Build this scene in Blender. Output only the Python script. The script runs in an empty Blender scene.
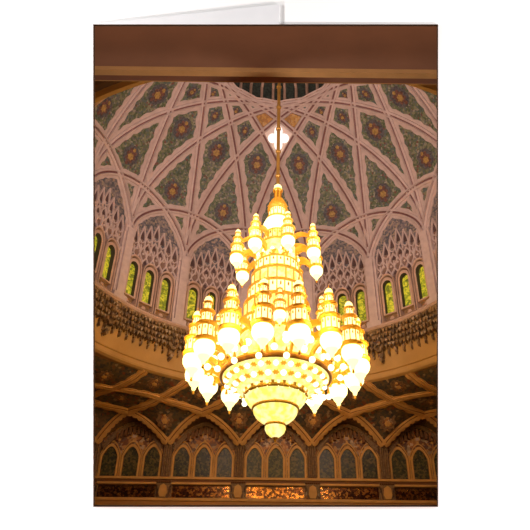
import bpy, math, random
from mathutils import Vector, Matrix
random.seed(4)
C = bpy.context.scene.collection
SC = bpy.context.scene
PI = math.pi
sin, cos, sqrt = math.sin, math.cos, math.sqrt

# ------------------------------------------------------------------ camera
PITCH = 0.6024          # look up 34.5 degrees
ROLL = 0.010975
DIST = 22.82            # the camera stands this far south of the dome's axis
FPX = 585.17
cam_d = bpy.data.cameras.new('camera')
cam_d.sensor_width = 36.0
cam_d.lens = FPX / 530.0 * 36.0
cam_d.shift_x = -12.02 / 530.0
cam_d.clip_end = 400
cam = bpy.data.objects.new('camera', cam_d)
C.objects.link(cam)
cam.matrix_world = (Matrix.Translation((0, -DIST, 0)) @ Matrix.Rotation(PI/2 + PITCH, 4, 'X')
                    @ Matrix.Rotation(ROLL, 4, 'Z'))
SC.camera = cam
AX = Vector((0, cos(PITCH), sin(PITCH)))          # view axis
UP = Vector((0, -sin(PITCH), cos(PITCH)))
RT = Vector((1, 0, 0))
CAM = Vector((0, -DIST, 0))

# ------------------------------------------------------------------ world, exposure, large lights
w = bpy.data.worlds.new('world'); SC.world = w; w.use_nodes = True
w.node_tree.nodes['Background'].inputs[0].default_value = (1.0, 0.62, 0.34, 1)
w.node_tree.nodes['Background'].inputs[1].default_value = 0.012
SC.view_settings.view_transform = 'Standard'
SC.view_settings.look = 'None'
SC.view_settings.exposure = 0.0
SC.view_settings.gamma = 1.0
SC.view_settings.use_curve_mapping = False

def aim(o, target):
    o.rotation_euler = (Vector(target) - o.location).to_track_quat('-Z', 'Y').to_euler()

def spot(name, loc, target, power, color, angle, blend=0.6, size=0.3):
    l = bpy.data.lights.new(name, 'SPOT'); l.energy = power; l.color = color
    l.spot_size = math.radians(angle); l.spot_blend = blend; l.shadow_soft_size = size
    o = bpy.data.objects.new(name, l); C.objects.link(o); o.location = loc; aim(o, target)
    return o

PANEL_D = 12.0
# added lamps out of view, far to the sides, that whiten the surround
for sx in (-1, 1):
    for t, p in ((4.6, 7900), (-4.2, 7900)):
        pc = CAM + AX * PANEL_D
        loc = pc + RT * (sx * 13.0) + UP * t - AX * 4.6
        spot('surround_fill', loc, pc + RT * (sx * 3.0) + UP * (t * 0.6), p, (1, 0.99, 0.98), 100, 0.6, 0.6)
# cornice floodlights on the near side of the drum, washing the far side of the dome
for a, p in ((180, 1900), (150, 1900), (210, 1900), (118, 1700), (242, 1700)):
    r = math.radians(a)
    spot('cornice_flood', (10.2 * sin(r), 10.2 * cos(r), 18.3),
         (-5.5 * sin(r) * 1.0, 9.0, 25.5), p, (1.0, 0.78, 0.72), 120, 0.8, 0.5)

# added unseen fill light over the near beam, to brighten its face
l = bpy.data.lights.new('beam_fill', 'AREA'); l.shape = 'RECTANGLE'; l.size = 16; l.size_y = 0.4; l.energy = 400; l.color = (1.0, 0.72, 0.5)
o = bpy.data.objects.new('beam_fill', l); C.objects.link(o); o.location = (0, -17.6, 16.4); aim(o, (0, -14.0, 12.3))

# ------------------------------------------------------------------ materials
def new_mat(name):
    m = bpy.data.materials.new(name); m.use_nodes = True
    nt = m.node_tree; nt.nodes.clear()
    out = nt.nodes.new('ShaderNodeOutputMaterial')
    return m, nt, out

def N(nt, typ, **kw):
    n = nt.nodes.new(typ)
    for k, v in kw.items(): setattr(n, k, v)
    return n

def ramp(nt, stops, interp='LINEAR'):
    n = nt.nodes.new('ShaderNodeValToRGB'); cr = n.color_ramp; cr.interpolation = interp
    while len(cr.elements) > 1: cr.elements.remove(cr.elements[-1])
    for i, (p, c) in enumerate(stops):
        e = cr.elements[0] if i == 0 else cr.elements.new(p)
        e.position = p; e.color = (*c, 1)
    return n

def plain(name, col, rough=0.6, metal=0.0, var=0.12, scale=3.0, bump=0.0, spec=0.3):
    m, nt, out = new_mat(name)
    b = N(nt, 'ShaderNodeBsdfPrincipled')
    b.inputs['Roughness'].default_value = rough; b.inputs['Metallic'].default_value = metal
    b.inputs['Specular IOR Level'].default_value = spec
    tc = N(nt, 'ShaderNodeTexCoord'); no = N(nt, 'ShaderNodeTexNoise')
    no.inputs['Scale'].default_value = scale; no.inputs['Detail'].default_value = 5
    nt.links.new(tc.outputs['Object'], no.inputs['Vector'])
    r = ramp(nt, [(0.3, tuple(c * (1 - var) for c in col)), (0.7, tuple(min(1, c * (1 + var)) for c in col))])
    nt.links.new(no.outputs['Fac'], r.inputs['Fac']); nt.links.new(r.outputs['Color'], b.inputs['Base Color'])
    if bump:
        bp = N(nt, 'ShaderNodeBump'); bp.inputs['Strength'].default_value = bump
        nt.links.new(no.outputs['Fac'], bp.inputs['Height']); nt.links.new(bp.outputs['Normal'], b.inputs['Normal'])
    nt.links.new(b.outputs['BSDF'], out.inputs['Surface'])
    return m

def mosaic(name, stops, scale=7.0, rough=0.5, spec=0.3, metal=0.0, bump=0.0, big=None):
    """little glazed pieces: one random colour per voronoi cell, larger drifts on top"""
    m, nt, out = new_mat(name)
    b = N(nt, 'ShaderNodeBsdfPrincipled'); b.inputs['Roughness'].default_value = rough
    b.inputs['Specular IOR Level'].default_value = spec; b.inputs['Metallic'].default_value = metal
    tc = N(nt, 'ShaderNodeTexCoord')
    v = N(nt, 'ShaderNodeTexVoronoi'); v.inputs['Scale'].default_value = scale
    nt.links.new(tc.outputs['Object'], v.inputs['Vector'])
    sp = N(nt, 'ShaderNodeSeparateColor'); nt.links.new(v.outputs['Color'], sp.inputs['Color'])
    r = ramp(nt, stops, 'CONSTANT'); nt.links.new(sp.outputs[0], r.inputs['Fac'])
    col = r.outputs['Color']
    no = N(nt, 'ShaderNodeTexNoise'); no.inputs['Scale'].default_value = 1.3; no.inputs['Detail'].default_value = 3
    nt.links.new(tc.outputs['Object'], no.inputs['Vector'])
    mx = N(nt, 'ShaderNodeMix'); mx.data_type = 'RGBA'; mx.blend_type = 'MULTIPLY'; mx.inputs['Factor'].default_value = 0.6
    rr = ramp(nt, [(0.35, (0.72, 0.76, 0.7)), (0.65, (1.1, 1.05, 1.05))]); nt.links.new(no.outputs['Fac'], rr.inputs['Fac'])
    nt.links.new(col, mx.inputs['A']); nt.links.new(rr.outputs['Color'], mx.inputs['B'])
    nt.links.new(mx.outputs['Result'], b.inputs['Base Color'])
    if bump:
        bp = N(nt, 'ShaderNodeBump'); bp.inputs['Strength'].default_value = bump; bp.inputs['Distance'].default_value = 0.05
        nt.links.new(sp.outputs[1], bp.inputs['Height']); nt.links.new(bp.outputs['Normal'], b.inputs['Normal'])
    nt.links.new(b.outputs['BSDF'], out.inputs['Surface'])
    return m

def glow(name, col, strength, col2=None, scale=6.0, rough=0.3):
    """lit glass and painted glints: emission with a mottled colour"""
    m, nt, out = new_mat(name)
    b = N(nt, 'ShaderNodeBsdfPrincipled'); b.inputs['Roughness'].default_value = rough
    b.inputs['Base Color'].default_value = (*[c * 0.5 for c in col], 1)
    b.inputs['Emission Strength'].default_value = strength
    if col2:
        tc = N(nt, 'ShaderNodeTexCoord'); no = N(nt, 'ShaderNodeTexNoise')
        no.inputs['Scale'].default_value = scale; no.inputs['Detail'].default_value = 4
        nt.links.new(tc.outputs['Object'], no.inputs['Vector'])
        r = ramp(nt, [(0.4, col), (0.6, col2)])
        nt.links.new(no.outputs['Fac'], r.inputs['Fac']); nt.links.new(r.outputs['Color'], b.inputs['Emission Color'])
    else:
        b.inputs['Emission Color'].default_value = (*col, 1)
    nt.links.new(b.outputs['BSDF'], out.inputs['Surface'])
    return m

M = {}
M['white'] = plain('white_paper', (0.9, 0.9, 0.9), 0.9, var=0.0, spec=0.0)
M['leaf'] = plain('shaded_card_paper', (0.72, 0.72, 0.735), 0.9, var=0.02, spec=0.0)  # grey shade of the back leaf put into its paper colour
M['edge'] = plain('card_edge', (0.07, 0.028, 0.012), 0.8, var=0.1, spec=0.0)
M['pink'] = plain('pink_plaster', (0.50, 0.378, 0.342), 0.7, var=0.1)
M['polished'] = plain('polished_sheen_stone', (0.78, 0.66, 0.64), 0.18, var=0.06, spec=0.9)  # pale tone puts the panel's glossy sheen into its colour
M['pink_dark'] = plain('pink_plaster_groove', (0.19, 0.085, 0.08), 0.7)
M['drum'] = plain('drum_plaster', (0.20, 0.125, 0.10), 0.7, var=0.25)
M['dome_mosaic'] = mosaic('dome_mosaic', [(0, (0.12, 0.14, 0.075)), (0.22, (0.20, 0.20, 0.12)), (0.42, (0.075, 0.10, 0.06)),
                          (0.6, (0.14, 0.13, 0.12)), (0.74, (0.10, 0.13, 0.12)), (0.86, (0.28, 0.25, 0.19)), (0.95, (0.16, 0.07, 0.06))], 8.0)
M['amber_glint_mosaic'] = mosaic('amber_glint_mosaic', [(0, (0.5, 0.25, 0.07)), (0.4, (0.36, 0.17, 0.06)), (0.75, (0.55, 0.33, 0.14))], 7)  # amber reflection put into the colour of two dome panels
M['tracery_dark'] = plain('tracery_opening_dark', (0.085, 0.05, 0.05), 0.8, var=0.3)  # flat patches carry the dark of the openings in their colour
M['petal_gold'] = plain('petal_gold', (0.33, 0.20, 0.06), 0.5, var=0.4, scale=8)
M['petal_red'] = plain('petal_red', (0.14, 0.065, 0.05), 0.6, var=0.5, scale=8)
M['petal_blue'] = plain('petal_blue', (0.085, 0.08, 0.085), 0.6, var=0.5, scale=8)
M['oculus'] = plain('oculus_glass', (0.045, 0.055, 0.045), 0.3, var=0.5, scale=6)
M['ochre'] = plain('ochre_stone', (0.56, 0.29, 0.085), 0.65, var=0.12, scale=2)
M['ochre_dark'] = plain('ochre_groove', (0.16, 0.065, 0.02), 0.7)
M['band'] = plain('band_stone', (0.46, 0.26, 0.085), 0.65, var=0.08, scale=1)
M['vault_mosaic'] = mosaic('vault_mosaic', [(0, (0.12, 0.085, 0.045)), (0.3, (0.08, 0.07, 0.05)), (0.55, (0.17, 0.10, 0.05)),
                           (0.75, (0.06, 0.05, 0.045)), (0.88, (0.2, 0.06, 0.03)), (0.95, (0.3, 0.2, 0.11))], 6.5)
M['lunette'] = mosaic('lunette_mosaic', [(0, (0.36, 0.15, 0.05)), (0.25, (0.19, 0.075, 0.035)), (0.45, (0.48, 0.23, 0.08)),
                      (0.62, (0.14, 0.08, 0.06)), (0.78, (0.34, 0.22, 0.12)), (0.93, (0.5, 0.34, 0.2))], 6.0)
M['shaft'] = plain('shaft_stone', (0.20, 0.11, 0.05), 0.6, var=0.4, scale=9)
M['frieze'] = mosaic('frieze_carving', [(0, (0.17, 0.095, 0.035)), (0.3, (0.29, 0.175, 0.075)), (0.55, (0.095, 0.06, 0.035)),
                     (0.75, (0.23, 0.13, 0.05)), (0.9, (0.40, 0.29, 0.18))], 7.0, rough=0.35, spec=0.5)
M['dark_glass'] = mosaic('leaded_dark_glass', [(0, (0.06, 0.055, 0.028)), (0.35, (0.11, 0.09, 0.035)), (0.6, (0.04, 0.04, 0.028)),
                         (0.85, (0.14, 0.10, 0.045))], 9, rough=0.28, spec=0.2, bump=0.3)
M['script_panel'] = mosaic('gilded_panel', [(0, (0.46, 0.22, 0.05)), (0.22, (0.12, 0.04, 0.015)), (0.5, (0.30, 0.13, 0.03)), (0.65, (0.05, 0.017, 0.01))], 9,
                           rough=0.17, spec=1.0, bump=0.35, metal=0.85)
M['brown_beam'] = plain('brown_beam', (0.19, 0.075, 0.038), 0.8, var=0.08, scale=1.2)
M['beam_lip'] = plain('beam_lip', (0.40, 0.19, 0.06), 0.7, var=0.08)
M['dark_brown'] = plain('dark_brown', (0.10, 0.045, 0.02), 0.7, var=0.2)
M['reveal'] = plain('window_reveal', (0.05, 0.04, 0.025), 0.7)
M['frame_pink'] = plain('window_frame_plaster', (0.46, 0.30, 0.22), 0.65, var=0.1)
M['carpet'] = plain('red_carpet', (0.24, 0.10, 0.06), 0.95, var=0.2, scale=0.6)
M['plain_wall'] = plain('plain_wall', (0.34, 0.2, 0.1), 0.8)
M['gold'] = plain('gilt_metal', (0.96, 0.49, 0.04), 0.35, metal=0.15, var=0.06, spec=0.5)
M['gold_dark'] = plain('gilt_metal_dark', (0.40, 0.15, 0.01), 0.4, metal=0.15, var=0.1)
M['rod'] = plain('brass_rod', (0.50, 0.27, 0.06), 0.35, metal=0.5, var=0.1)
M['g_white'] = glow('lit_globe_glass', (1.0, 0.88, 0.40), 2.6)
M['g_cream'] = glow('lit_gallery_glass', (1.0, 0.86, 0.34), 2.0)
M['g_yellow'] = glow('lit_yellow_glass', (1.0, 0.80, 0.13), 1.2, (1.0, 0.92, 0.42), 4.0)
M['g_gilt'] = glow('glowing_gilt', (1.0, 0.46, 0.03), 0.8)  # glow put into the gilt stars to brighten them
M['lun_blue'] = mosaic('lunette_blue_mosaic', [(0, (0.16, 0.14, 0.15)), (0.3, (0.26, 0.21, 0.20)), (0.55, (0.10, 0.10, 0.12)), (0.8, (0.34, 0.26, 0.2))], 8)
M['g_lamp'] = glow('lit_round_lamp', (1.0, 0.93, 0.6), 2.2)
M['surround_back'] = plain('surround_back', (0.05, 0.035, 0.025), 0.9, spec=0.0)  # unseen back made dark to keep its reflection out of the windows
M['star'] = glow('glint_glow', (1.0, 0.93, 0.9), 1.1)  # painted glow in place of a glossy highlight on the dome

def stained():
    m, nt, out = new_mat('stained_green_glass')
    b = N(nt, 'ShaderNodeBsdfPrincipled'); b.inputs['Roughness'].default_value = 0.3
    b.inputs['Base Color'].default_value = (0.1, 0.1, 0.02, 1)
    tc = N(nt, 'ShaderNodeTexCoord')
    no = N(nt, 'ShaderNodeTexNoise'); no.inputs['Scale'].default_value = 3.8; no.inputs['Detail'].default_value = 5
    no.inputs['Distortion'].default_value = 1.2
    nt.links.new(tc.outputs['Object'], no.inputs['Vector'])
    r = ramp(nt, [(0.34, (0.03, 0.04, 0.003)), (0.43, (0.13, 0.15, 0.006)), (0.52, (0.38, 0.34, 0.012)), (0.60, (0.75, 0.56, 0.03))])
    nt.links.new(no.outputs['Fac'], r.inputs['Fac'])
    nt.links.new(r.outputs['Color'], b.inputs['Emission Color']); b.inputs['Emission Strength'].default_value = 0.9
    nt.links.new(b.outputs['BSDF'], out.inputs['Surface'])
    return m
M['stained'] = stained()

# ------------------------------------------------------------------ mesh builder
class MB:
    def __init__(s): s.v = []; s.f = []; s.m = []; s.sm = []
    def add(s, vs, fs, mat=0, smooth=False):
        b = len(s.v); s.v += [tuple(p) for p in vs]
        for f in fs: s.f.append([b + i for i in f]); s.m.append(mat); s.sm.append(smooth)
    def box(s, o, ex, ey, ez, mat=0):
        o, ex, ey, ez = Vector(o), Vector(ex), Vector(ey), Vector(ez)
        vs = [o - ex - ey - ez, o + ex - ey - ez, o + ex + ey - ez, o - ex + ey - ez,
              o - ex - ey + ez, o + ex - ey + ez, o + ex + ey + ez, o - ex + ey + ez]
        s.add(vs, [(0, 3, 2, 1), (4, 5, 6, 7), (0, 1, 5, 4), (1, 2, 6, 5), (2, 3, 7, 6), (3, 0, 4, 7)], mat)
    def lathe(s, prof, seg=24, mat=0, cen=(0, 0, 0), smooth=True, a0=0.0, a1=2 * PI):
        full = abs(a1 - a0 - 2 * PI) < 1e-6; n = seg if full else seg + 1
        vs = []
        for r, z in prof:
            for i in range(n):
                a = a0 + (a1 - a0) * i / seg
                vs.append((cen[0] + r * sin(a), cen[1] + r * cos(a), cen[2] + z))
        fs = []
        for j in range(len(prof) - 1):
            for i in range(seg):
                k = (i + 1) % n
                fs.append((j * n + i, j * n + k, (j + 1) * n + k, (j + 1) * n + i))
        s.add(vs, fs, mat, smooth)
    def sphere(s, c, r, mat=0, seg=10, rings=6, sz=1.0):
        s.lathe([(max(1e-4, r * sin(PI * i / rings)), -r * sz * cos(PI * i / rings)) for i in range(rings + 1)], seg, mat, c)
    def poly_prism(s, pts, frame, d0, d1, mat=0, mat_side=None):
        """closed outline (x,z) in a frame (origin, ex, ez, n) extruded from depth d0 to d1 along n"""
        o, ex, ez, n = frame
        P = [o + ex * x + ez * z for x, z in pts]; k = len(P)
        vs = [p + n * d0 for p in P] + [p + n * d1 for p in P]
        s.add(vs, [list(range(k))[::-1], list(range(k, 2 * k))], mat)
        s.add(vs, [(i, (i + 1) % k, k + (i + 1) % k, k + i) for i in range(k)], mat if mat_side is None else mat_side)
    def ring_prism(s, inner, outer, frame, d0, d1, mat=0, mat_in=None, closed=True):
        """band between two outlines of equal length"""
        o, ex, ez, n = frame; k = len(inner)
        I = [o + ex * x + ez * z for x, z in inner]; O = [o + ex * x + ez * z for x, z in outer]
        vs = [p + n * d0 for p in I] + [p + n * d1 for p in I] + [p + n * d0 for p in O] + [p + n * d1 for p in O]
        rng = range(k if closed else k - 1)
        s.add(vs, [(k + i, k + (i + 1) % k, 3 * k + (i + 1) % k, 3 * k + i) for i in rng] +
                  [(2 * k + i, 2 * k + (i + 1) % k, 3 * k + (i + 1) % k, 3 * k + i) for i in rng], mat)
        s.add(vs, [(i, (i + 1) % k, k + (i + 1) % k, k + i) for i in rng], mat if mat_in is None else mat_in)
    def strip(s, pts, nrm, prof, mats, wfun=None):
        """sweep a profile [(across, height)] along pts with surface normals; mats per profile segment"""
        k = len(prof); vs = []; n = len(pts)
        for i in range(n):
            t = (pts[min(i + 1, n - 1)] - pts[max(i - 1, 0)]).normalized()
            sd = t.cross(nrm[i]).normalized(); e = wfun(i) if wfun else 0.0
            for j, (a, h) in enumerate(prof):
                if j in (0, 1): a = a - e
                if j in (k - 1, k - 2): a = a + e
                vs.append(pts[i] + sd * a + nrm[i] * h)
        for j in range(k - 1):
            s.add(vs if False else [], [], 0)
        b = len(s.v); s.v += [tuple(p) for p in vs]
        for i in range(n - 1):
            for j in range(k - 1):
                s.f.append([b + i * k + j, b + (i + 1) * k + j, b + (i + 1) * k + j + 1, b + i * k + j + 1])
                s.m.append(mats[j]); s.sm.append(False)
        for i in (0, n - 1):
            s.f.append([b + i * k + j for j in range(k)]); s.m.append(mats[0]); s.sm.append(False)
    def build(s, name, mats, parent=None):
        me = bpy.data.meshes.new(name); me.from_pydata(s.v, [], s.f)
        for m in (mats if isinstance(mats, (list, tuple)) else [mats]): me.materials.append(M[m])
        for p, mi, sm in zip(me.polygons, s.m, s.sm): p.material_index = mi; p.use_smooth = sm
        me.update()
        o = bpy.data.objects.new(name, me); C.objects.link(o)
        if parent is not None: o.parent = parent
        return o

def structure(o, label=None, cat=None):
    o['kind'] = 'structure'
    if label: o['label'] = label
    if cat: o['category'] = cat
    return o

def empty(name, loc=(0, 0, 0)):
    o = bpy.data.objects.new(name, None); C.objects.link(o); o.location = loc; o.empty_display_size = 0.3
    return o

# ------------------------------------------------------------------ the hall: sizes
RS = 11.13; ZB = 23.42; DH = 9.9; DP = 1.7          # dome radius, springing, rise, curve
DEL = PI / 8                                          # sixteen bays
ZSILL = 17.3; ZCOL = 22.2; ARCH_H = 3.6
RLIP = 12.0; ZLIP = 14.57
RO = RS * cos(6 * PI / 16)                            # eye of the dome
def domez(r): return ZB + DH * max(0.0, 1 - (min(r, RS) / RS) ** DP) ** (1 / DP)
def domer(z):
    if z <= ZB: return RS
    return RS * max(0.0, 1 - ((z - ZB) / DH) ** DP) ** (1 / DP)
def dpos(r, a): return Vector((r * sin(a), r * cos(a), domez(r)))
def dnrm(r, a):
    r = min(max(r, 0.05), RS - 0.01); e = 0.005
    dz = (domez(r + e) - domez(r - e)) / (2 * e)
    n = Vector((dz, 1.0)).normalized()                # (radial, z) upward normal of z - dome
    return -Vector((-n.x * sin(a), -n.x * cos(a), n.y))
def spos(a, z): r = domer(z); return Vector((r * sin(a), r * cos(a), z))
def snrm(a, z):
    if z <= ZB + 0.02: return Vector((-sin(a), -cos(a), 0))
    return dnrm(domer(z), a)

# ------------------------------------------------------------------ ceiling: the dome with its ribs
prof = []
for i in range(49):
    t = i / 48 * PI / 2
    r = RS * cos(t) ** (2 / DP) if i < 48 else 0
    if r < RO: break
    prof.append((max(r, RO), domez(r)))
prof.append((RO, domez(RO)))
b = MB(); b.lathe(prof, 128, 0)
dome = structure(b.build('ceiling', ['dome_mosaic']), 'green and pink mosaic dome crossed by interlacing pink ribs', 'ceiling')

RIBP = [(-0.22, 0.0), (-0.19, 0.11), (-0.07, 0.15), (-0.055, 0.07), (0.055, 0.07), (0.07, 0.15), (0.19, 0.11), (0.22, 0.0)]
RIBM = [0, 0, 0, 1, 0, 0, 0]
def scal(amp, per):                                   # cusped outline of the plaster band
    return lambda i: amp * abs(sin(PI * i / per))
for k in range(16):
    a = (k + 0.5) * DEL; bb = a + 6 * DEL
    n = 110
    pts, nr = [], []
    for i in range(n + 1):
        t = 0.5 - 0.5 * cos(PI * (0.012 + 0.976 * i / n))
        x = RS * ((1 - t) * sin(a) + t * sin(bb)); y = RS * ((1 - t) * cos(a) + t * cos(bb))
        r = sqrt(x * x + y * y); az = math.atan2(x, y)
        pts.append(dpos(r, az)); nr.append(dnrm(r, az))
    b = MB()
    b.strip(pts, nr, RIBP, RIBM)
    # cusped plaster margin lying under the rib
    def fw(i, pts=pts):
        p = pts[i]; r = sqrt(p.x ** 2 + p.y ** 2)
        k_ = min(1.0, max(0.15, (r - RO) / 3.0))
        return 0.14 * k_ * abs(sin(i * 0.95)) + 0.04 * k_
    b.strip(pts, nr, [(-0.31, 0.0), (-0.31, 0.04), (0.31, 0.04), (0.31, 0.0)], [0, 0, 0], fw)
    b.build('rib', ['pink', 'pink_dark'], dome)
for k in range(16):                                   # low arches from a pilaster to the next but one
    pts, nr = [], []
    for i in range(45):
        u = 1 - cos(PI * i / 44)
        z = ZCOL + ARCH_H * sqrt(max(0, 1 - (u - 1) ** 2)); a = (k + 0.5 + u) * DEL
        pts.append(spos(a, z)); nr.append(snrm(a, z))
    b = MB(); b.strip(pts, nr, [(x * 1.05, h * 1.3) for x, h in RIBP], RIBM)
    b.strip(pts, nr, [(-0.33, 0.0), (-0.33, 0.06), (0.33, 0.06), (0.33, 0.0)], [0, 0, 0], scal(0.08, 2.5))
    b.build('arch', ['pink', 'pink_dark'], dome)

def disc_on(b, p, n, r, h, mat, lobes=0, depth=0.25, stretch=1.0, up=Vector((0, 0, 1)), rot=0.0):
    ex = up.cross(n).normalized(); ey = n.cross(ex).normalized(); m = 32 if lobes else 14
    vs = [p + n * h]
    for i in range(m):
        t = 2 * PI * i / m + rot
        rr = r * (1 - depth + depth * abs(cos(lobes * t / 2))) if lobes else r
        vs.append(p + ex * (rr * cos(t)) + ey * (rr * sin(t) * stretch) + n * (h * 0.7))
    for i in range(m): vs.append(p + (vs[1 + i] - p - n * (h * 0.7)))
    fs = [(0, 1 + i, 1 + (i + 1) % m) for i in range(m)] + [(1 + i, 1 + m + i, 1 + m + (i + 1) % m, 1 + (i + 1) % m) for i in range(m)]
    b.add(vs, fs, mat)

def medallion(p, n, s, parent, mats=('petal_blue', 'petal_red', 'petal_gold'), tall=1.35, name='medallion'):
    b = MB()
    up = Vector((0, 0, 1))
    disc_on(b, p, n, 1.05 * s, 0.03, 0, 10, 0.35, tall * 1.1, up)
    disc_on(b, p, n, 0.62 * s, 0.05, 1, 8, 0.3, tall, up)
    ey = n.cross(up.cross(n)).normalized()
    disc_on(b, p - ey * 0.12 * s, n, 0.36 * s, 0.08, 2, 6, 0.25, 1.0, up)
    for d in (0.62, -0.8):
        disc_on(b, p + ey * d * s, n, 0.2 * s, 0.07, 1 if d < 0 else 2, 5, 0.25, 1.0, up)
    return b.build(name, list(mats), parent)

D6 = RO
def cr(j): return D6 / cos(j * DEL / 2)
for k in range(16):
    ac, ab = (k + 0.5) * DEL, k * DEL
    if abs(((ac + PI) % (2 * PI)) - PI) < 2.2:
        r = 7.75; medallion(dpos(r, ac), dnrm(r, ac), 0.70, dome)
        if not k in (0, 15):
            r = 5.3; medallion(dpos(r, ac), dnrm(r, ac), 0.28, dome, tall=1.1)
    if abs(((ab + PI) % (2 * PI)) - PI) < 2.2:
        r = 10.12; medallion(dpos(r, ab), dnrm(r, ab), 0.68, dome)
        if k != 0:
            r = 6.15; medallion(dpos(r, ab), dnrm(r, ab), 0.36, dome)
# painted amber reflections and star highlight at the middle of the far side
def cell(r0, r1, rm, half, a, inset, h, name, mat):
    """diamond between crossings r0 and r1 on azimuth a, side corners at (rm, a+-half)"""
    cor = [(r0, a), (rm, a + half), (r1, a), (rm, a - half)]
    c = Vector((0, 0, 0)); P = [dpos(r, t) for r, t in cor]
    for p in P: c += p * 0.25
    b = MB(); n = dnrm(rm, a)
    Q = [c + (p - c) * inset for p in P]
    vs = [q + n * h for q in Q] + [q - n * 0.2 for q in Q]
    b.add(vs, [(0, 1, 2, 3), (0, 4, 5, 1), (1, 5, 6, 2), (2, 6, 7, 3), (3, 7, 4, 0)])
    return b.build(name, [mat], dome), c, n
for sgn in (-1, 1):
    cell(cr(2), cr(4), cr(3), DEL / 2, sgn * DEL / 2, 0.6, 0.18, 'amber_glint_panel', 'amber_glint_mosaic')
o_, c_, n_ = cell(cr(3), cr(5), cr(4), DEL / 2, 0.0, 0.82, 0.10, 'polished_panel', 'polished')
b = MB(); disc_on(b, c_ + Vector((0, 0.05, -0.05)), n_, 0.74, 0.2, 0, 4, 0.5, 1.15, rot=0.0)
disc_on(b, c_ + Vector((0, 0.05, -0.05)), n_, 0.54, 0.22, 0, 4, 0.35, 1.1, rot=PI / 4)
b.build('star_glint', ['star'], dome)

# eye of the dome: a small drum of dark glass leaves between pale mullions, closed by a cap
zo = domez(RO)
b = MB(); b.lathe([(RO + 0.06, zo - 0.1), (RO + 0.02, zo - 0.16), (RO - 0.02, zo - 0.16), (RO - 0.05, zo - 0.08), (RO - 0.05, zo + 0.03)], 96, 0)
b.build('eye_ring', ['pink'], dome)
b = MB(); b.lathe([(RO - 0.1, zo), (RO - 0.12, zo + 1.3), (RO - 0.7, zo + 2.3), (2.0, zo + 3.0), (0.02, zo + 3.3)], 64, 0)
b.build('eye_glass', ['oculus'], dome)
for k in range(32):
    a = 2 * PI * (k + 0.5) / 32
    pts = [Vector((r * sin(a), r * cos(a), z)) for r, z in ((RO - 0.12, zo), (RO - 0.14, zo + 1.3), (RO - 0.7, zo + 2.28), (2.0, zo + 2.97))]
    b = MB(); b.strip(pts, [Vector((-sin(a), -cos(a), -0.3)).normalized()] * 4, [(-0.10, 0), (-0.07, 0.10), (0.07, 0.10), (0.10, 0)], [0, 0, 0])
    if abs(((a + PI) % (2 * PI)) - PI) < 2.0: b.build('mullion', ['frame_pink'], dome)

# ------------------------------------------------------------------ drum wall with pilasters, tracery and windows
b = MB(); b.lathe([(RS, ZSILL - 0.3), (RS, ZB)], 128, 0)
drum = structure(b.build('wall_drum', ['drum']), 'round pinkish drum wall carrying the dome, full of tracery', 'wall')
def cyl_frame(a, z0=0.0, r=RS):
    return (Vector((r * sin(a), r * cos(a), z0)), Vector((cos(a), -sin(a), 0)), Vector((0, 0, 1)), Vector((-sin(a), -cos(a), 0)))
VIS = [k for k in range(-5, 5)]
for k in range(-5, 5):                                # pilasters at (k+.5) bays
    a = (k + 0.5) * 1.012 * DEL; o, ex, ez, n = cyl_frame(a)
    b = MB()
    for hw, d, z0, z1 in ((0.42, 0.25, ZSILL, 22.0), (0.27, 0.40, ZSILL + 0.2, 22.3), (0.48, 0.48, ZSILL - 0.02, ZSILL + 0.3), (0.42, 0.3, 22.0, 22.5)):
        b.poly_prism([(-hw, z0), (hw, z0), (hw, z1), (-hw, z1)], (o, ex, ez, n), -0.05, d)
    for s in (-1, 1):
        c = o + ex * (0.5 * s) + n * 0.14
        b.lathe([(0.07, ZSILL), (0.07, 20.5), (0.12, 20.6), (0.12, 20.75), (0.05, 20.8)], 8, 0, (c.x, c.y, 0))
    b.build('pilaster', ['pink'], drum)
def lun_top(s): return ZCOL + ARCH_H * min(sqrt(max(0, 1 - (1 - s) ** 2)), sqrt(max(0, 1 - s * s)))
TP = [(-0.055, 0), (-0.04, 0.10), (0.04, 0.10), (0.055, 0)]
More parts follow.
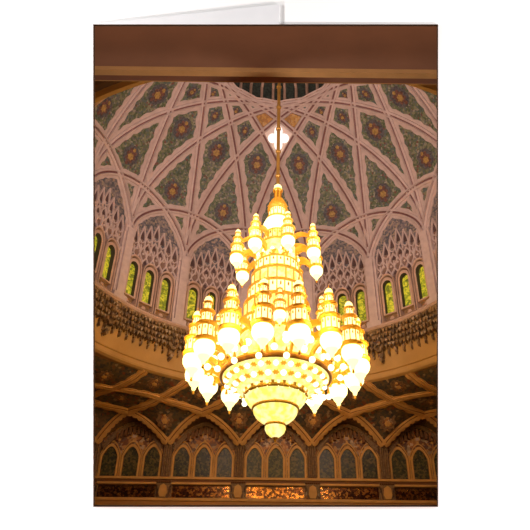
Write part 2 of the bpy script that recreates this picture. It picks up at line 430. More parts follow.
for k in range(-4, 5):                                # net of little pointed arches in every lunette
    b = MB(); bd = MB()
    def P(s_, z, k=k): a = (k * 1.012 - 0.5 + s_) * DEL; return spos(a, z), snrm(a, z)
    def dark(s0, s1, za, zb_):
        sm = (s0 + s1) / 2; q = [P(s0, za), P(s1, za), P(s1, za + (zb_ - za) * 0.45), P(sm, zb_), P(s0, za + (zb_ - za) * 0.45)]
        bd.add([p + n * 0.02 for p, n in q], [(0, 1, 2, 3, 4)])
    cols = 7; x0, dx = 0.09, 0.82 / 7
    def rod(ss, zz):
        q = [P(a_, z_) for a_, z_ in zip(ss, zz)]
        b.strip([x[0] for x in q], [x[1] for x in q], TP, [0, 0, 0])
    tops = []
    for c in range(cols):                             # the crowning row: tall gables stepping up to the middle
        sm = x0 + (c + 0.5) * dx
        zt_ = min(lun_top(sm) - 0.35, 24.05 - 0.32 * abs(c - 3)); zs_ = zt_ - 1.45
        tops.append(zs_)
        rod([sm - dx / 2, sm - dx * 0.42, sm - dx * 0.2, sm], [zs_, zs_ + 0.6, zs_ + 1.05, zt_])
        rod([sm + dx / 2, sm + dx * 0.42, sm + dx * 0.2, sm], [zs_, zs_ + 0.6, zs_ + 1.05, zt_])
        dark(sm - dx * 0.27, sm + dx * 0.27, zs_ + 0.45, zt_ - 0.28)
        rod([sm - dx * 0.5, sm, sm + dx * 0.5], [zs_ + 0.38, zs_ + 0.12, zs_ + 0.38])
    rows = 5; zlo = 20.6
    for c in range(cols):                             # the net below, ogee cells staggered row by row
        zh = tops[c] - zlo
        if zh < 0.3: continue
        nr_ = max(1, round(zh / 0.62)); h = zh / nr_
        sm = x0 + (c + 0.5) * dx
        for r_ in range(nr_):
            za = zlo + r_ * h; o_ = 0.5 * dx
            if r_ % 2 == 0:
                rod([sm - o_, sm - o_ * 0.9, sm - o_ * 0.25, sm], [za, za + h * 0.35, za + h * 0.8, za + h])
                rod([sm + o_, sm + o_ * 0.9, sm + o_ * 0.25, sm], [za, za + h * 0.35, za + h * 0.8, za + h])
                dark(sm - o_ * 0.45, sm + o_ * 0.45, za + h * 0.15, za + h * 0.75)
            else:
                rod([sm, sm - o_ * 0.1, sm - o_ * 0.75, sm - o_], [za, za + h * 0.35, za + h * 0.8, za + h])
                rod([sm, sm + o_ * 0.1, sm + o_ * 0.75, sm + o_], [za, za + h * 0.35, za + h * 0.8, za + h])
                rod([sm, sm], [za, za + h * 1.0])
                p, n = P(sm - o_, za + h * 0.4); disc_on(b, p, n, 0.09, 0.07, 0, 4, 0.4)
    b.build('tracery', ['pink'], drum)
    bm = MB(); vs = []; ns = 16; nz = 5                # the bluish field over the gables
    for i in range(ns + 1):
        s_ = 0.06 + 0.88 * i / ns; zt_ = max(22.5, lun_top(s_) - 0.15)
        for j in range(nz + 1):
            p, n = P(s_, 22.4 + (zt_ - 22.4) * j / nz); vs.append(p + n * 0.012)
    bm.add(vs, [(i * (nz + 1) + j, (i + 1) * (nz + 1) + j, (i + 1) * (nz + 1) + j + 1, i * (nz + 1) + j + 1) for i in range(ns) for j in range(nz)])
    bm.build('lunette', ['lun_blue'], drum)
    bd.build('tracery_opening', ['tracery_dark'], drum)

def arch_outline(hw, z0, zs, zt, n=7, pointed=True, ez=0.0):
    """window outline from lower left, up, over the arch and down"""
    pts = [(-hw, z0)]
    H = zt - zs
    for i in range(n + 1):
        t = i / n
        x = -hw * (1 - t)
        zz = zs + H * (sin(PI / 2 * min(1, t * 1.0)) ** (0.85) if pointed else sqrt(max(0, 1 - (1 - t) ** 2)))
        pts.append((x, zz))
    pts += [(-x, z) for x, z in pts[::-1][1:]]
    return pts

wn = [0]
def win_struct(label, cat='window'):
    wn[0] += 1
    o = empty('window_%d' % wn[0]); structure(o, label, cat); return o
for k in range(-4, 5):
    for j in (-1, 0, 1):
        az = k * 1.035 + j * 0.29
        if abs(az) > 3.6: continue
        a = az * DEL; fr = cyl_frame(a)
        side = 'left' if az < 0 else 'right'
        pos = ['nearest the left pilaster', 'in the middle', 'nearest the right pilaster'][j + 1]
        if k == 0: bay = 'bay straight behind the chandelier'
        else: bay = '%s bay %s of the chandelier' % (['first', 'second', 'third', 'fourth'][abs(k) - 1], 'left' if k < 0 else 'right')
        W = win_struct('yellow-green arched drum window %s of the %s' % (pos, bay))
        b = MB()
        pin = arch_outline(0.30, 17.98, 19.9, 20.25, 7, False)
        b.poly_prism(pin, fr, -0.02, 0.05)
        b.build('pane', ['stained'], W)
        b = MB()
        pm = arch_outline(0.31, 17.94, 19.9, 20.28, 7, False); po = arch_outline(0.45, 17.85, 19.85, 20.5, 7, False)
        b.ring_prism(pm, po, fr, 0.0, 0.34, 0, 1)
        p2 = arch_outline(0.56, 17.4, 19.9, 20.75, 7, False); p1 = arch_outline(0.51, 17.42, 19.9, 20.62, 7, False)
        b.ring_prism(p1, p2, fr, 0.0, 0.40, 0, 0)
        b.build('frame', ['frame_pink', 'reveal'], W)
        b = MB()
        b.poly_prism([(-0.40, 17.42), (0.40, 17.42), (0.40, 17.86), (-0.40, 17.86)], fr, 0.0, 0.12, 0)
        o, ex, ez, n = fr
        disc_on(b, o + ez * 17.64 + n * 0.12, n, 0.15, 0.05, 1, 6, 0.3)
        b.build('apron', ['shaft', 'frame_pink'], W)

# ------------------------------------------------------------------ trim: sill cornice, muqarnas frieze and plain band
b = MB()
b.lathe([(RS + 0.1, ZSILL + 0.04), (RS - 0.45, ZSILL + 0.02), (RS - 0.5, ZSILL - 0.12), (RS - 0.42, ZSILL - 0.2), (RS - 0.25, ZSILL - 0.25), (RS + 0.1, ZSILL - 0.4)], 128, 0, smooth=False)
structure(b.build('trim_1', ['frame_pink']), 'pink sill cornice running round under the drum windows', 'trim')
b = MB()
b.lathe([(12.75, 14.5), (12.2, 14.42), (12.03, 14.50), (11.99, 14.60), (11.985, 14.82), (11.90, 14.85), (11.88, 14.90), (11.72, 15.6), (11.62, 16.0), (11.5, 16.6), (11.3, 17.3)], 128, 0, smooth=False)
band = structure(b.build('trim_2', ['band']), 'plain ochre band around the foot of the drum', 'trim')
for k in range(-5, 6):
    b = MB(); NP = 9
    # stepped courses of little niches, then slender drops
    for row, (zt_, zb_, rr, cnt) in enumerate(((17.12, 16.78, 10.78, 18), (16.84, 16.5, 10.93, 18), (16.56, 16.22, 11.08, 18), (16.28, 15.95, 11.25, 18))):
        for c in range(cnt):
            a = (k - 0.5 + (c + (0.5 if row % 2 == 0 else 0.0)) / cnt) * DEL
            o, ex, ez, n = cyl_frame(a, 0, rr)
            hw = 0.10
            pts = [(-hw, zt_), (-hw, zt_ - 0.12), (-hw * 0.35, zb_ + 0.06), (0, zb_), (hw * 0.35, zb_ + 0.06), (hw, zt_ - 0.12), (hw, zt_)]
            b.poly_prism(pts[::-1], (o, ex, ez, n), -0.75, 0.05 * (c % 2))
    for c in range(NP):
        a = (k - 0.5 + c / NP) * DEL; big = c == 0
        rr = 11.5; o, ex, ez, n = cyl_frame(a, 0, rr)
        hw, zb_ = (0.17, 15.2) if big else (0.085, 15.55)
        pts = [(-hw, 16.05), (-hw, zb_ + 0.34), (-hw * 0.5, zb_ + 0.3), (-hw * 0.6, zb_ + 0.14), (0, zb_), (hw * 0.6, zb_ + 0.14), (hw * 0.5, zb_ + 0.3), (hw, zb_ + 0.34), (hw, 16.05)]
        b.poly_prism(pts[::-1], (o, ex, ez, n), -0.5, 0.12 if big else 0.03)
        if big:
            for zz, q_ in ((17.0, 0.34), (16.7, 0.27), (16.4, 0.22), (16.05, 0.17)):
                for t_ in (-0.6, 0.0, 0.6):
                    oo = cyl_frame(a, 0, 10.80 + (17.0 - zz) * 0.5)[0]
                    b.poly_prism([(t_ * q_ - 0.09, zz - 0.1), (t_ * q_, zz - 0.3), (t_ * q_ + 0.09, zz - 0.1), (t_ * q_ + 0.09, zz + 0.1), (t_ * q_ - 0.09, zz + 0.1)], (oo, ex, ez, n), -0.5, 0.1)
    b.build('muqarnas_frieze', ['frieze'], band)

# ------------------------------------------------------------------ ceiling vault between the drum and the straight wall
WY = 15.0; BW = 4.60; XC = 0.05
Y0 = 14.5; SL = 1.3                                   # the arches lean out from the shafts to their crowns
def zarch(s):
    s = min(1, max(0, s))
    return 11.78 + 1.62 * (0.15 * s + 0.85 * sin(s * PI / 2) ** 0.9)
def yarch(s): return Y0 - SL * min(1, max(0, s))
def fold(x):
    u = (x - XC) / BW - 0.5                                          # 0 on a shaft's axis, 1 on a crown's
    return abs(((u + 0.5) % 1.0) - 0.5) * 2
def zflat(x, y):
    d = max(0.0, sqrt((x * 1.03) ** 2 + y * y) - 12.0)
    return 13.72 + 0.80 * math.exp(-d / 1.1)
def vz(x, y):
    s = fold(x); ya, za = yarch(s), zarch(s)
    if y >= ya: return za
    t = min(1.0, (ya - y) / (ya - 11.2)); zf = zflat(x, y)
    return za + (zf - za) * (1 - (1 - t) ** 1.7)
def fan(y): return 1.0 + 0.018 * max(0, Y0 - y)
def vpos(x, y): return Vector((XC + (x - XC) * fan(y), y, vz(x, y)))
def vnrm(x, y):
    e = 0.03
    dx = vpos(x + e, y) - vpos(x - e, y); dy = vpos(x, y + e) - vpos(x, y - e)
    n = dx.cross(dy).normalized()
    return -n if n.z > 0 else n
b = MB()
XS = [-16.1 + 32.2 * i / 168 for i in range(169)]; YN = 40
vs = []
for x in XS:
    xx = XC + (x - XC) * 1.04
    ye = sqrt(12.05 ** 2 - xx * xx) if abs(xx) < 12.05 else 0.0
    y1 = yarch(fold(x))
    for j in range(YN + 1):
        y = y1 - (y1 - ye) * (j / YN) ** 1.5
        vs.append(vpos(x, y))
nx = len(XS)
b.add(vs, [(i * (YN + 1) + j, i * (YN + 1) + j + 1, (i + 1) * (YN + 1) + j + 1, (i + 1) * (YN + 1) + j) for i in range(nx - 1) for j in range(YN)], 0, True)
vault = structure(b.build('ceiling_vault', ['vault_mosaic']), 'dark mosaic vault with crossing ochre ribs below the drum', 'ceiling')
b = MB(); vs = []
for x in XS:                                          # the soffits from the leaning arches back to the wall
    s_ = fold(x); p = vpos(x, yarch(s_))
    vs += [p, Vector((p.x, (p.y + WY) / 2, p.z - 0.05)), Vector((p.x, WY + 0.05, p.z - 0.12))]
b.add(vs, [(i * 3 + j, i * 3 + j + 1, i * 3 + j + 4, i * 3 + j + 3) for i in range(nx - 1) for j in range(2)], 0)
b.build('arch_soffit', ['shaft'], vault)
b = MB()                                             # the near half, a plain brown soffit around the ring
b.lathe([(12.1, 14.50), (12.6, 14.40), (13.2, 14.40), (13.3, 14.3), (13.7, 14.3)], 64, 0, a0=PI / 2, a1=3 * PI / 2, smooth=False)
structure(b.build('ceiling_soffit', ['dark_brown']), 'dark brown soffit around the near half of the drum', 'ceiling')

VRP = [(-0.21, 0.0), (-0.19, 0.12), (-0.04, 0.15), (-0.025, 0.11), (0.025, 0.11), (0.04, 0.15), (0.19, 0.12), (0.21, 0.0)]
for k in range(-4, 4):
    x0 = XC + (k + 0.5) * BW
    for sg in (-1, 1):
        pts, nr = [], []
        for i in range(25):                          # up from the shaft as a pointed arch
            s_ = i / 24
            p = vpos(x0 + sg * s_ * BW / 2, yarch(s_)); pts.append(p); nr.append(Vector((0, -0.8, -0.45)).normalized())
        for i in range(1, 60):
            s_ = 1 + i / 10.0
            x = x0 + sg * s_ * BW / 2; y = Y0 - SL * s_
            p = vpos(x, y)
            if abs(x) > 16 or p.x ** 2 + p.y ** 2 < 12.05 ** 2 or y < 1: break
            f_ = min(1, i / 6); n = vnrm(x, y)
            pts.append(p); nr.append((Vector((0, -0.8, -0.45)).normalized() * (1 - f_) + n * f_).normalized())
        b = MB(); b.strip(pts, nr, VRP, RIBM)
        b.strip(pts, nr, [(-0.23, 0), (-0.23, 0.05), (0.23, 0.05), (0.23, 0)], [0, 0, 0], scal(0.09, 3))
        b.build('rib', ['ochre', 'ochre_dark'], vault)
for k in range(-4, 5):
    for (x, y, s_) in ((XC + (k - 0.5) * BW, 13.3, 0.5), (XC + (k - 0.5) * BW, 10.55, 0.42), (XC + k * BW, 11.9, 0.3), (XC + k * BW, 9.2, 0.42), (XC + (k - 0.5) * BW, 7.9, 0.42)):
        p = vpos(x, y)
        if p.x ** 2 + p.y ** 2 > 12.4 ** 2 and abs(p.x) < 15:
            n = vnrm(x, y) if y < 13 else Vector((0, -0.75, -0.66))
            medallion(p, n, s_ * 1.1, vault, ('shaft', 'lunette', 'ochre'), 1.1)

# ------------------------------------------------------------------ wall_back: arcade with blind windows over the inscription band
FRW = (Vector((0, WY, 0)), Vector((1, 0, 0)), Vector((0, 0, 1)), Vector((0, -1, 0)))
b = MB(); b.box((0, WY + 0.2, 6.5), (18, 0, 0), (0, 0.2, 0), (0, 0, 7.2))
back = structure(b.build('wall_back', ['lunette']), 'straight back wall with pointed arches of reddish mosaic', 'wall')
for k in range(-3, 4):
    xc = XC + k * BW
    # inner dark moulding under each arch
    ins, outs = [], []
    b = MB()
    for i in range(-16, 17):
        s_ = 1 - abs(i) / 16; sd = i / 16
        ins.append((xc + sd * (BW / 2 - 0.52), zarch(s_) - 0.40)); outs.append((xc + sd * (BW / 2 - 0.30), zarch(s_) - 0.14))
    b.ring_prism(ins, outs, FRW, 0.0, 0.22, 0, None, closed=False)
    # a comb of small niches below the crown
    for i in range(-4, 5):
        x = xc + i * 0.27; zt_ = zarch(1 - abs(i * 0.27) / (BW / 2)) - 0.42
        b.poly_prism([(x - 0.08, zt_ - 0.55), (x + 0.08, zt_ - 0.55), (x + 0.08, zt_ - 0.1), (x, zt_), (x - 0.08, zt_ - 0.1)], FRW, 0.0, 0.26, 1)
    b.build('arch_moulding', ['shaft', 'ochre_dark'], back)
    medallion(Vector((xc, WY - 0.02, 12.4)), Vector((0, -1, 0)), 0.42, back, ('lunette', 'ochre', 'frame_pink'), 0.8, 'rosette')
    for j in (-1, 1):
        medallion(Vector((xc + j * 0.95, WY - 0.02, 12.15)), Vector((0, -1, 0)), 0.3, back, ('petal_red', 'lunette', 'ochre'), 0.9, 'rosette')
for k in range(-4, 4):                               # clustered shafts between the bays
    x = XC + (k + 0.5) * BW
    b = MB()
    b.box((x, WY - 0.12, 10.85), (0.28, 0, 0), (0, 0.16, 0), (0, 0, 1.08))
    for d, r in ((-0.2, 0.06), (-0.07, 0.06), (0.07, 0.06), (0.2, 0.06)):
        b.lathe([(r, 9.75), (r, 11.7), (r * 1.4, 11.75), (r * 1.4, 11.9), (0.01, 12.0)], 8, 0, (x + d, WY - 0.32, 0))
    b.build('shaft', ['shaft'], back)
names = {-3: 'far left', -2: 'second left', -1: 'first left', 0: 'central', 1: 'first right', 2: 'second right', 3: 'far right'}
for k in range(-3, 4):
    xc = XC + k * BW
    for j in (-1, 0, 1):
        x = xc + j * 1.36
        fr = (Vector((x, WY, 0)), FRW[1], FRW[2], FRW[3])
        W = win_struct('dark pointed window, %s of three in the %s arch of the back wall' % (['left', 'middle', 'right'][j + 1], names[k]))
        b = MB(); b.poly_prism(arch_outline(0.48, 9.78, 11.0, 11.62), fr, 0.0, 0.03); b.build('pane', ['dark_glass'], W)
        b = MB()
        b.ring_prism(arch_outline(0.47, 9.72, 11.0, 11.62), arch_outline(0.60, 9.70, 11.05, 11.80), fr, 0.0, 0.13, 0, 1)
        b.ring_prism(arch_outline(0.635, 9.7, 11.08, 11.93), arch_outline(0.675, 9.7, 11.12, 12.03), fr, 0.0, 0.09, 0, 1)
        b.build('frame', ['ochre', 'ochre_dark'], W)
# cornices and the band with gilded panels
b = MB()
for z0, z1, d, mt in ((9.58, 9.72, 0.34, 0), (9.40, 9.58, 0.24, 1), (9.28, 9.40, 0.30, 0)):
    b.poly_prism([(-18, z0), (18, z0), (18, z1), (-18, z1)], FRW, 0.0, d, mt)
structure(b.build('trim_3', ['ochre', 'ochre_dark']), 'brown moulded cornice below the back wall windows', 'trim')
b = MB()
for z0, z1, d, mt in ((8.30, 8.46, 0.36, 0), (7.72, 8.30, 0.28, 1), (7.2, 7.72, 0.34, 0)):
    b.poly_prism([(-18, z0), (18, z0), (18, z1), (-18, z1)], FRW, 0.0, d, mt)
structure(b.build('trim_4', ['ochre', 'beam_lip']), 'lower ochre ledge running along the back wall', 'trim')
for k in range(-3, 4):
    xc = XC + k * BW
    b = MB(); b.box((xc, WY - 0.02, 8.87), (1.83, 0, 0), (0, 0.06, 0), (0, 0, 0.38)); b.build('mosaic_panel', ['script_panel'], back)
    b = MB()
    oi = [(-1.8, 8.52), (1.8, 8.52), (1.8, 9.24), (-1.8, 9.24)]; oo = [(-1.87, 8.46), (1.87, 8.46), (1.87, 9.30), (-1.87, 9.30)]
    b.ring_prism(oi, oo, (Vector((xc, WY, 0)),) + FRW[1:], 0.0, 0.16)
    b.build('panel_frame', ['shaft'], back)
for k in range(-4, 4):
    x = XC + (k + 0.5) * BW
    fr = (Vector((x, WY, 0)),) + FRW[1:]
    b = MB()
    b.poly_prism([(-0.26, 8.44), (0.26, 8.44), (0.30, 8.62), (0.36, 9.1), (0.47, 9.28), (0.47, 9.5), (-0.47, 9.5), (-0.47, 9.28), (-0.36, 9.1), (-0.30, 8.62)], fr, 0.0, 0.34, 0)
    b.poly_prism([(-0.16, 8.5), (0.16, 8.5), (0.26, 8.75), (0.2, 9.15), (0, 9.28), (-0.2, 9.15), (-0.26, 8.75)], fr, 0.34, 0.44, 1)
    for i in range(-3, 4):
        b.sphere((x + i * 0.13, WY - 0.38, 9.42), 0.08, 2, 6, 4)
    b.build('bracket', ['shaft', 'ochre', 'ochre_dark'], back)
# rest of the hall
b = MB(); b.box((0, -8, -1.7), (18, 0, 0), (0, 26, 0), (0, 0, 0.1))
structure(b.build('floor', ['carpet']), 'red carpeted floor of the prayer hall', 'floor')
for nm, x in (('wall_left', -18.2), ('wall_right', 18.2)):
    b = MB(); b.box((x, 0, 6.5), (0.2, 0, 0), (0, 15.4, 0), (0, 0, 8.1)); structure(b.build(nm, ['plain_wall']), 'plain brown side wall of the hall', 'wall')

# ------------------------------------------------------------------ the beam over the near opening
b = MB()
BF = (Vector((0, -14.0, 0)), Vector((1, 0, 0)), Vector((0, 0, 1)), Vector((0, -1, 0)))
b.box((0, -13.8, 13.6), (18, 0, 0), (0, 0.2, 0), (0, 0, 1.85), 0)
b.poly_prism([(-18, 11.78), (18, 11.78), (18, 11.92), (-18, 11.92)], BF, -0.45, -0.12, 1)
b.poly_prism([(-18, 11.55), (18, 11.55), (18, 11.69), (-18, 11.69)], BF, -0.10, 0.05, 1)
b.poly_prism([(-18, 11.69), (18, 11.69), (18, 11.80), (-18, 11.80)], BF, -0.10, 0.01, 0)
structure(b.build('trim_5', ['brown_beam', 'beam_lip']), 'plain brown beam with an ochre lip across the top', 'beam')

# ------------------------------------------------------------------ white surround with its rectangular opening, and the folded card
PX = PANEL_D / FPX                                   # size of one picture unit at the surround
PC = CAM + AX * PANEL_D
cR, sR = cos(ROLL), sin(ROLL)
EX = RT * cR + UP * sR; EZ = UP * cR - RT * sR       # level with the camera's own roll
PF = (PC, EX, EZ, -AX)
def q(u, v): return ((u - 277.02) * PX, (265 - v) * PX)
hole = [q(93.8, 506.2), q(437.6, 506.2), q(437.6, 25), q(93.8, 25)]
hole = [(x, z) for x, z in hole]
outer = [(-15, -10.15), (15, -10.15), (15, 12), (-15, 12)]
b = MB(); b.ring_prism(hole, outer, PF, -0.06, 0.0, 0, 1); b.ring_prism(hole, outer, PF, 0.0, -0.062, 1, 1)
structure(b.build('wall_front', ['white', 'surround_back']), 'plain white surround with a tall rectangular opening', 'wall')
card = empty('greeting_card', PC - EZ * (242 * PX))
card['label'] = 'white folded greeting card whose dark-edged front frames the domed hall'
card['category'] = 'greeting card'
inv = Matrix.Translation(-card.location)
def card_part(b, name, mats):
    o = b.build(name, mats, card); o.data.transform(inv); return o
e = 0.25 * PX
b = MB(); b.ring_prism([(hole[0][0] + e, hole[0][1] + e), (hole[1][0] - e, hole[1][1] + e), (hole[2][0] - e, hole[2][1] - e), (hole[3][0] + e, hole[3][1] - e)],
                       [(x + dx * 0.12 * PX, z + dz * 0.12 * PX) for (x, z), (dx, dz) in zip(hole, ((-1, -1), (1, -1), (1, 1), (-1, 1)))], PF, 0.004, 0.03)
card_part(b, 'front_leaf', ['edge'])
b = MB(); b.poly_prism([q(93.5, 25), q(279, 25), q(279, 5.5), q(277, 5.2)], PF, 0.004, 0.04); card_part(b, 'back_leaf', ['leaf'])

# ------------------------------------------------------------------ the chandelier
ch = empty('chandelier', (0, 0, 7.44))
ch['label'] = 'giant tiered gold and crystal chandelier with lit minaret lanterns under the dome'
ch['category'] = 'chandelier'
CH = Matrix.Translation((0, 0, -7.44))
def part(b, name, mats, parent=None):
    o = b.build(name, mats, parent or ch); o.data.transform(CH) if parent is None else None
    return o
b = MB()
b.lathe([(0.10, 20.8), (0.10, 35.2)], 10, 0)
for z in (21.4, 23.2, 25.0, 26.8, 28.6, 30.4): b.lathe([(0.1, z - 0.1), (0.15, z - 0.05), (0.15, z + 0.05), (0.1, z + 0.1)], 10, 0)
part(b, 'rod', ['rod'])

def gallery(bg, bp, r, z0, z1, n, c=(0, 0, 0), dark=True):
    """glass drum with gilt posts and small pointed openings"""
    bg.lathe([(r, z0), (r, z1)], max(12, n), 0, c)
    for i in range(n):
        a = 2 * PI * i / n
        o = Vector((c[0] + r * sin(a), c[1] + r * cos(a), c[2] + (z0 + z1) / 2))
        t = Vector((cos(a), -sin(a), 0)); nn = Vector((sin(a), cos(a), 0))
        wd = 0.09 * 2 * PI * r / n
        bp.box(o, t * wd, nn * 0.02, Vector((0, 0, (z1 - z0) / 2)), 0)
        if dark:
            a2 = 2 * PI * (i + 0.5) / n; o2 = Vector((c[0] + r * sin(a2), c[1] + r * cos(a2), c[2]))
            h = z1 - z0; fr = (o2, Vector((cos(a2), -sin(a2), 0)), Vector((0, 0, 1)), Vector((sin(a2), cos(a2), 0)))
            w2 = 0.10 * 2 * PI * r / n
            bp.poly_prism([(-w2, z0 + h * 0.62), (w2, z0 + h * 0.62), (w2, z0 + h * 0.8), (0, z0 + h * 0.94), (-w2, z0 + h * 0.8)], fr, -0.01, 0.02, 1)

def make_lantern():
    bf = MB()                                        # the gilt frame is the lantern itself
    bf.lathe([(0.01, 0.0), (0.05, 0.03), (0.055, 0.1), (0.035, 0.14), (0.07, 0.2)], 10, 0)
    bf.lathe([(0.02, 0.02), (0.02, 3.24)], 6, 0)
    bf.lathe([(0.36, 1.10), (0.45, 1.13), (0.47, 1.20), (0.45, 1.27), (0.36, 1.29)], 20, 0)
    bf.lathe([(0.33, 1.74), (0.40, 1.78), (0.46, 1.86), (0.45, 1.93), (0.24, 1.95)], 20, 0)
    bf.lathe([(0.24, 2.36), (0.30, 2.40), (0.335, 2.46), (0.32, 2.52), (0.16, 2.54)], 16, 0)
    bf.lathe([(0.16, 2.84), (0.215, 2.88), (0.215, 2.94), (0.15, 2.96)], 14, 0)
    bf.lathe([(0.03, 3.22), (0.035, 3.27), (0.015, 3.31), (0.004, 3.42)], 8, 0)
    g3, g2, g1 = MB(), MB(), MB()
    gallery(g3, bf, 0.37, 1.28, 1.76, 10); gallery(g2, bf, 0.25, 1.95, 2.38, 8); gallery(g1, bf, 0.165, 2.54, 2.86, 6)
    L = bf.build('lantern', ['gold', 'gold_dark'], ch)
    b = MB(); b.lathe([(0.23, 0.53), (0.33, 0.62), (0.41, 0.76), (0.43, 0.90), (0.41, 1.02), (0.35, 1.12)], 22, 0)
    b.build('globe', ['g_white'], L)
    b = MB(); b.lathe([(0.05, 0.16), (0.09, 0.24), (0.10, 0.32), (0.19, 0.42), (0.25, 0.53)], 18, 0)
    b.build('cup', ['g_cream'], L)
    for g in (g3, g2, g1): g.build('gallery', ['g_cream'], L)
    b = MB(); b.lathe([(0.165, 2.95), (0.175, 3.03), (0.15, 3.12), (0.09, 3.2), (0.02, 3.24)], 14, 0); b.build('cap', ['g_cream'], L)
    return L
L0 = make_lantern(); first = [True]
def place_lantern(a, r, z, s):
    L = L0
    if not first[0]:
        L = L0.copy(); C.objects.link(L); L.parent = ch
        for c in L0.children:
            d = c.copy(); C.objects.link(d); d.parent = L
    first[0] = False
    L.location = (r * sin(a), r * cos(a), z - 7.44); L.scale = (s, s, s); L.rotation_euler = (0, 0, -a)
    return L
OFF = math.radians(14.2)
for k in range(16): place_lantern(PI - OFF - k * PI / 8, 3.5, 9.4, 1.0)      # outer ring
for k in range(8): place_lantern(PI - OFF - k * PI / 4, 1.95, 15.03, 0.735)  # upper ring
for k in range(8): place_lantern(PI - OFF + PI / 16 - k * PI / 4, 2.55, 11.0, 0.6)   # inner ring

def arm(a, r0, z0, r1, z1, h=0.14, w=0.06):
    d = Vector((sin(a), cos(a), 0)); t = Vector((cos(a), -sin(a), 0))
    b = MB(); p0 = d * r0 + Vector((0, 0, z0)); p1 = d * r1 + Vector((0, 0, z1))
    n = 7; pts = []
    for i in range(n):
        u = i / (n - 1); pts.append(p0.lerp(p1, u) + Vector((0, 0, 0.18 * sin(PI * u))))
    for i in range(n - 1):
        c = (pts[i] + pts[i + 1]) / 2; dd = (pts[i + 1] - pts[i]) / 2 * 1.05
        b.box(c, dd, t * w, Vector((0, 0, h * (1.3 - 0.5 * (i / n)))))
    part(b, 'arm', ['gold'])
for k in range(8):
    a = PI - OFF - k * PI / 4
    arm(a, 0.85, 16.95, 1.95 - 0.2, 16.75, 0.10); arm(a, 1.0, 16.05, 1.95 - 0.28, 15.95, 0.16)
for k in range(16):
    a = PI - OFF - k * PI / 8
    arm(a, 1.7, 11.35, 3.5 - 0.36, 11.25, 0.13); arm(a, 2.25, 10.05, 3.5 - 0.36, 10.45, 0.11, 0.05)
    # small round lamps clustered along the arms
    for i, (r, z, rr) in enumerate(((2.62, 10.62, 0.15), (2.95, 9.95, 0.14), (2.7, 9.72, 0.13))):
        aa = a + (0.10 if i != 1 else -0.12)
        b = MB(); b.sphere((r * sin(aa), r * cos(aa), z), rr, 0, 10, 6)
        b.lathe([(0.03, z + rr * 0.9), (0.07, z + rr + 0.04), (0.025, z + rr + 0.25)], 8, 1, (r * sin(aa), r * cos(aa), 0))
        part(b, 'round_lamp', ['g_lamp', 'gold'])

# central body, tier by tier from the top
b = MB(); b.lathe([(0.004, 20.95), (0.03, 20.85), (0.06, 20.78)], 8, 0)
b.lathe([(0.02, 19.7), (0.02, 20.9)], 6, 0); b.lathe([(0.2, 20.28), (0.26, 20.32), (0.26, 20.38), (0.2, 20.4)], 16, 0); b.lathe([(0.17, 19.75), (0.17, 20.3)], 14, 0)
for i in range(6):
    a = PI / 3 * i; b.lathe([(0.035, 19.72), (0.035, 20.3)], 6, 1, (0.19 * sin(a), 0.19 * cos(a), 0))
part(b, 'finial', ['gold', 'gold_dark'])
b = MB(); b.lathe([(0.21, 20.4), (0.22, 20.5), (0.19, 20.64), (0.11, 20.75), (0.03, 20.8)], 16, 0); part(b, 'cap', ['g_cream'])
b = MB(); b.lathe([(0.18, 19.78), (0.27, 19.66), (0.37, 19.48), (0.45, 19.28), (0.50, 19.18), (0.50, 19.08), (0.44, 19.06)], 24, 0)
for i in range(14):
    a = 2 * PI * i / 14; b.strip([Vector((r * sin(a), r * cos(a), z)) for r, z in ((0.2, 19.77), (0.28, 19.66), (0.38, 19.48), (0.46, 19.28), (0.51, 19.18))],
                                 [Vector((sin(a), cos(a), 0.5)).normalized()] * 5, [(-0.02, 0), (0, 0.035), (0.02, 0)], [0, 0])
part(b, 'onion_dome', ['gold'])
def tier(name, glassmat, r0, r1, z0, z1, n=16, bands=True, dark=True):
    """one storey of the body: lit drum with posts between gilt rings"""
    bg, bf = MB(), MB()
    gallery(bg, bf, (r0 + r1) / 2 - 0.02, z0 + 0.1, z1 - 0.08, n, dark=dark)
    bf.lathe([(r0 - 0.05, z0 - 0.02), (r0 + 0.07, z0), (r0 + 0.09, z0 + 0.07), (r0 - 0.02, z0 + 0.13)], 32, 0)
    bf.lathe([(r1 - 0.04, z1 - 0.12), (r1 + 0.04, z1 - 0.08), (r1 + 0.05, z1), (r1 - 0.3 if r1 > 0.6 else 0.2, z1 + 0.02)], 32, 0)
    t = part(bf, name, ['gold', 'gold_dark']); g = bg.build('glass', [glassmat], t); g.data.transform(CH)
    return t
def bulge(name, mat, prof, lamps=0, lr=0.09, lz=0.0, lrad=0.0, zig=False):
    b = MB(); b.lathe(prof, 36, 0); t = part(b, name, [mat])
    if lamps:
        for i in range(lamps):
            bl = MB(); a = 2 * PI * (i + 0.5) / lamps; bl.sphere((lrad * sin(a), lrad * cos(a), lz), lr, 0, 8, 5)
            g = bl.build('lamp', ['g_lamp'], t); g.data.transform(CH)
    return t
tier('body_tier', 'g_cream', 0.46, 0.46, 18.38, 19.08, 14)
bulge('globe_tier', 'g_white', [(0.46, 18.38), (0.60, 18.28), (0.70, 18.05), (0.70, 17.75), (0.62, 17.5), (0.6, 17.4)])
tier('body_tier', 'g_yellow', 0.74, 0.62, 16.75, 17.45, 18)
bulge('globe_tier', 'g_yellow', [(0.70, 16.78), (0.84, 16.66), (0.95, 16.4), (0.97, 16.1), (0.95, 15.95)], 14, 0.10, 15.98, 0.98)
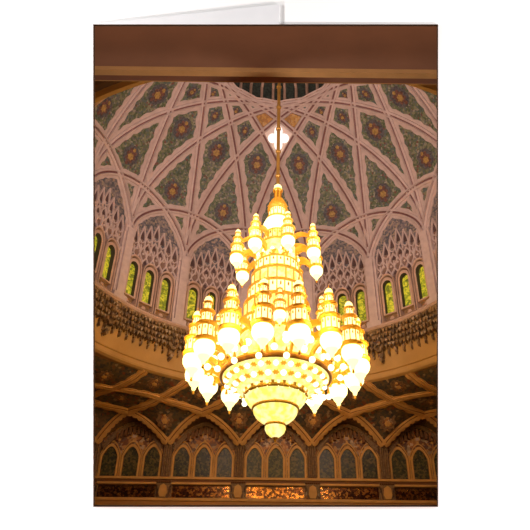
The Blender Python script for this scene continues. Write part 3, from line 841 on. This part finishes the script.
def zigzag(r0, r1, z0, z1, n, name='zigzag_band'):
    b = MB()
    for i in range(n):
        a0, am, a1 = (2 * PI * (i + t) / n for t in (0.06, 0.5, 0.94))
        P0 = Vector((r1 * sin(a0), r1 * cos(a0), z1)); P1 = Vector((r1 * sin(a1), r1 * cos(a1), z1)); P2 = Vector((r0 * sin(am), r0 * cos(am), z0))
        nn = Vector((sin(am), cos(am), 0)) * 0.05
        b.add([P0, P1, P2, P0 + nn, P1 + nn, P2 + nn], [(0, 1, 2), (3, 5, 4), (0, 3, 4, 1), (1, 4, 5, 2), (2, 5, 3, 0)], i % 2)
    part(b, name, ['gold', 'g_cream'])
zigzag(1.0, 0.98, 15.55, 15.92, 20)
tier('body_tier', 'g_cream', 1.12, 1.02, 14.9, 15.6, 20)
tier('body_tier', 'g_yellow', 1.26, 1.12, 14.1, 14.9, 18, dark=False)
tier('body_tier', 'g_cream', 1.42, 1.28, 13.3, 14.1, 24)
tier('body_tier', 'g_yellow', 1.55, 1.42, 12.4, 13.3, 18, dark=False)
tier('body_tier', 'g_cream', 1.72, 1.58, 11.6, 12.4, 28)
bulge('globe_tier', 'g_yellow', [(1.66, 11.62), (1.85, 11.4), (1.95, 11.0), (1.95, 10.6), (2.05, 10.1)], 16, 0.16, 10.75, 2.05)
# rim, underside and the stacked bowls
b = MB(); b.lathe([(1.7, 10.16), (2.22, 10.16), (2.32, 10.10), (2.35, 10.0)], 64, 0); b.lathe([(2.35, 10.0), (2.345, 9.88), (2.27, 9.84), (2.2, 9.9)], 64, 1)  # lower edge in darker gilt, the rim's shadow put into the colour
part(b, 'rim', ['gold', 'gold_dark'])
b = MB(); b.lathe([(2.24, 9.9), (2.05, 9.72), (1.75, 9.5), (1.45, 9.34), (1.25, 9.28)], 48, 0); und = part(b, 'underside', ['g_yellow'])
for n, r, z, rr, sh in ((22, 2.06, 9.70, 0.12, 0), (18, 1.72, 9.46, 0.13, 0.5)):
    for i in range(n):
        a = 2 * PI * (i + sh) / n
        b = MB(); b.sphere((r * sin(a), r * cos(a), z), rr, 0, 8, 5); g = b.build('lamp', ['g_lamp'], und); g.data.transform(CH)
        a2 = a + PI / n
        nn = Vector((0.35 * sin(a2), 0.35 * cos(a2), -1)).normalized()
        bs = MB(); disc_on(bs, Vector((r * sin(a2), r * cos(a2), z + 0.03)), nn, rr * 1.1, 0.07, 0, 6, 0.5, 1.0, Vector((0.3, 0.2, 1)))
        g = bs.build('star', ['g_gilt'], und); g.data.transform(CH)
zigzag(1.24, 1.34, 9.05, 9.42, 36)
b = MB(); b.lathe([(1.30, 9.24), (1.33, 9.18), (1.31, 9.1), (1.24, 9.08)], 40, 0); part(b, 'bowl_ring', ['gold'])
b = MB(); b.lathe([(1.27, 9.12), (1.22, 8.95), (1.1, 8.78), (0.95, 8.66), (0.9, 8.64)], 40, 0); part(b, 'bowl', ['g_yellow'])
b = MB(); b.lathe([(0.88, 8.70), (0.96, 8.66), (0.97, 8.58), (0.88, 8.55)], 40, 0); part(b, 'bowl_ring', ['gold'])
b = MB(); b.lathe([(0.91, 8.58), (0.88, 8.42), (0.78, 8.26), (0.62, 8.12), (0.42, 8.02), (0.3, 7.96)], 36, 0); part(b, 'bowl', ['g_yellow'])
b = MB(); b.lathe([(0.3, 8.02), (0.42, 7.98), (0.44, 7.90), (0.36, 7.86)], 28, 0); b.lathe([(0.12, 7.46), (0.13, 7.42), (0.05, 7.38), (0.05, 7.32), (0.004, 7.26)], 10, 0); part(b, 'bowl_ring', ['gold'])
b = MB(); b.lathe([(0.40, 7.91), (0.42, 7.78), (0.36, 7.64), (0.24, 7.52), (0.12, 7.44)], 28, 0); part(b, 'drop_globe', ['g_yellow'])
# the chandelier's own light
def bulb(loc, p, col=(1.0, 0.62, 0.24), size=0.10):
    l = bpy.data.lights.new('bulb', 'POINT'); l.energy = p; l.color = col; l.shadow_soft_size = size
    o = bpy.data.objects.new('bulb', l); C.objects.link(o); o.location = Vector(loc) - Vector((0, 0, 7.44)); o.parent = ch
for k in range(8):
    a = PI - OFF - (k + 0.25) * PI / 4
    bulb((4.3 * sin(a), 4.3 * cos(a), 10.4), 170)
    bulb((4.1 * sin(a), 4.1 * cos(a), 12.4), 90)
for k in range(4):
    a = PI - OFF - (k + 0.5) * PI / 2
    bulb((2.7 * sin(a), 2.7 * cos(a), 16.2), 60)
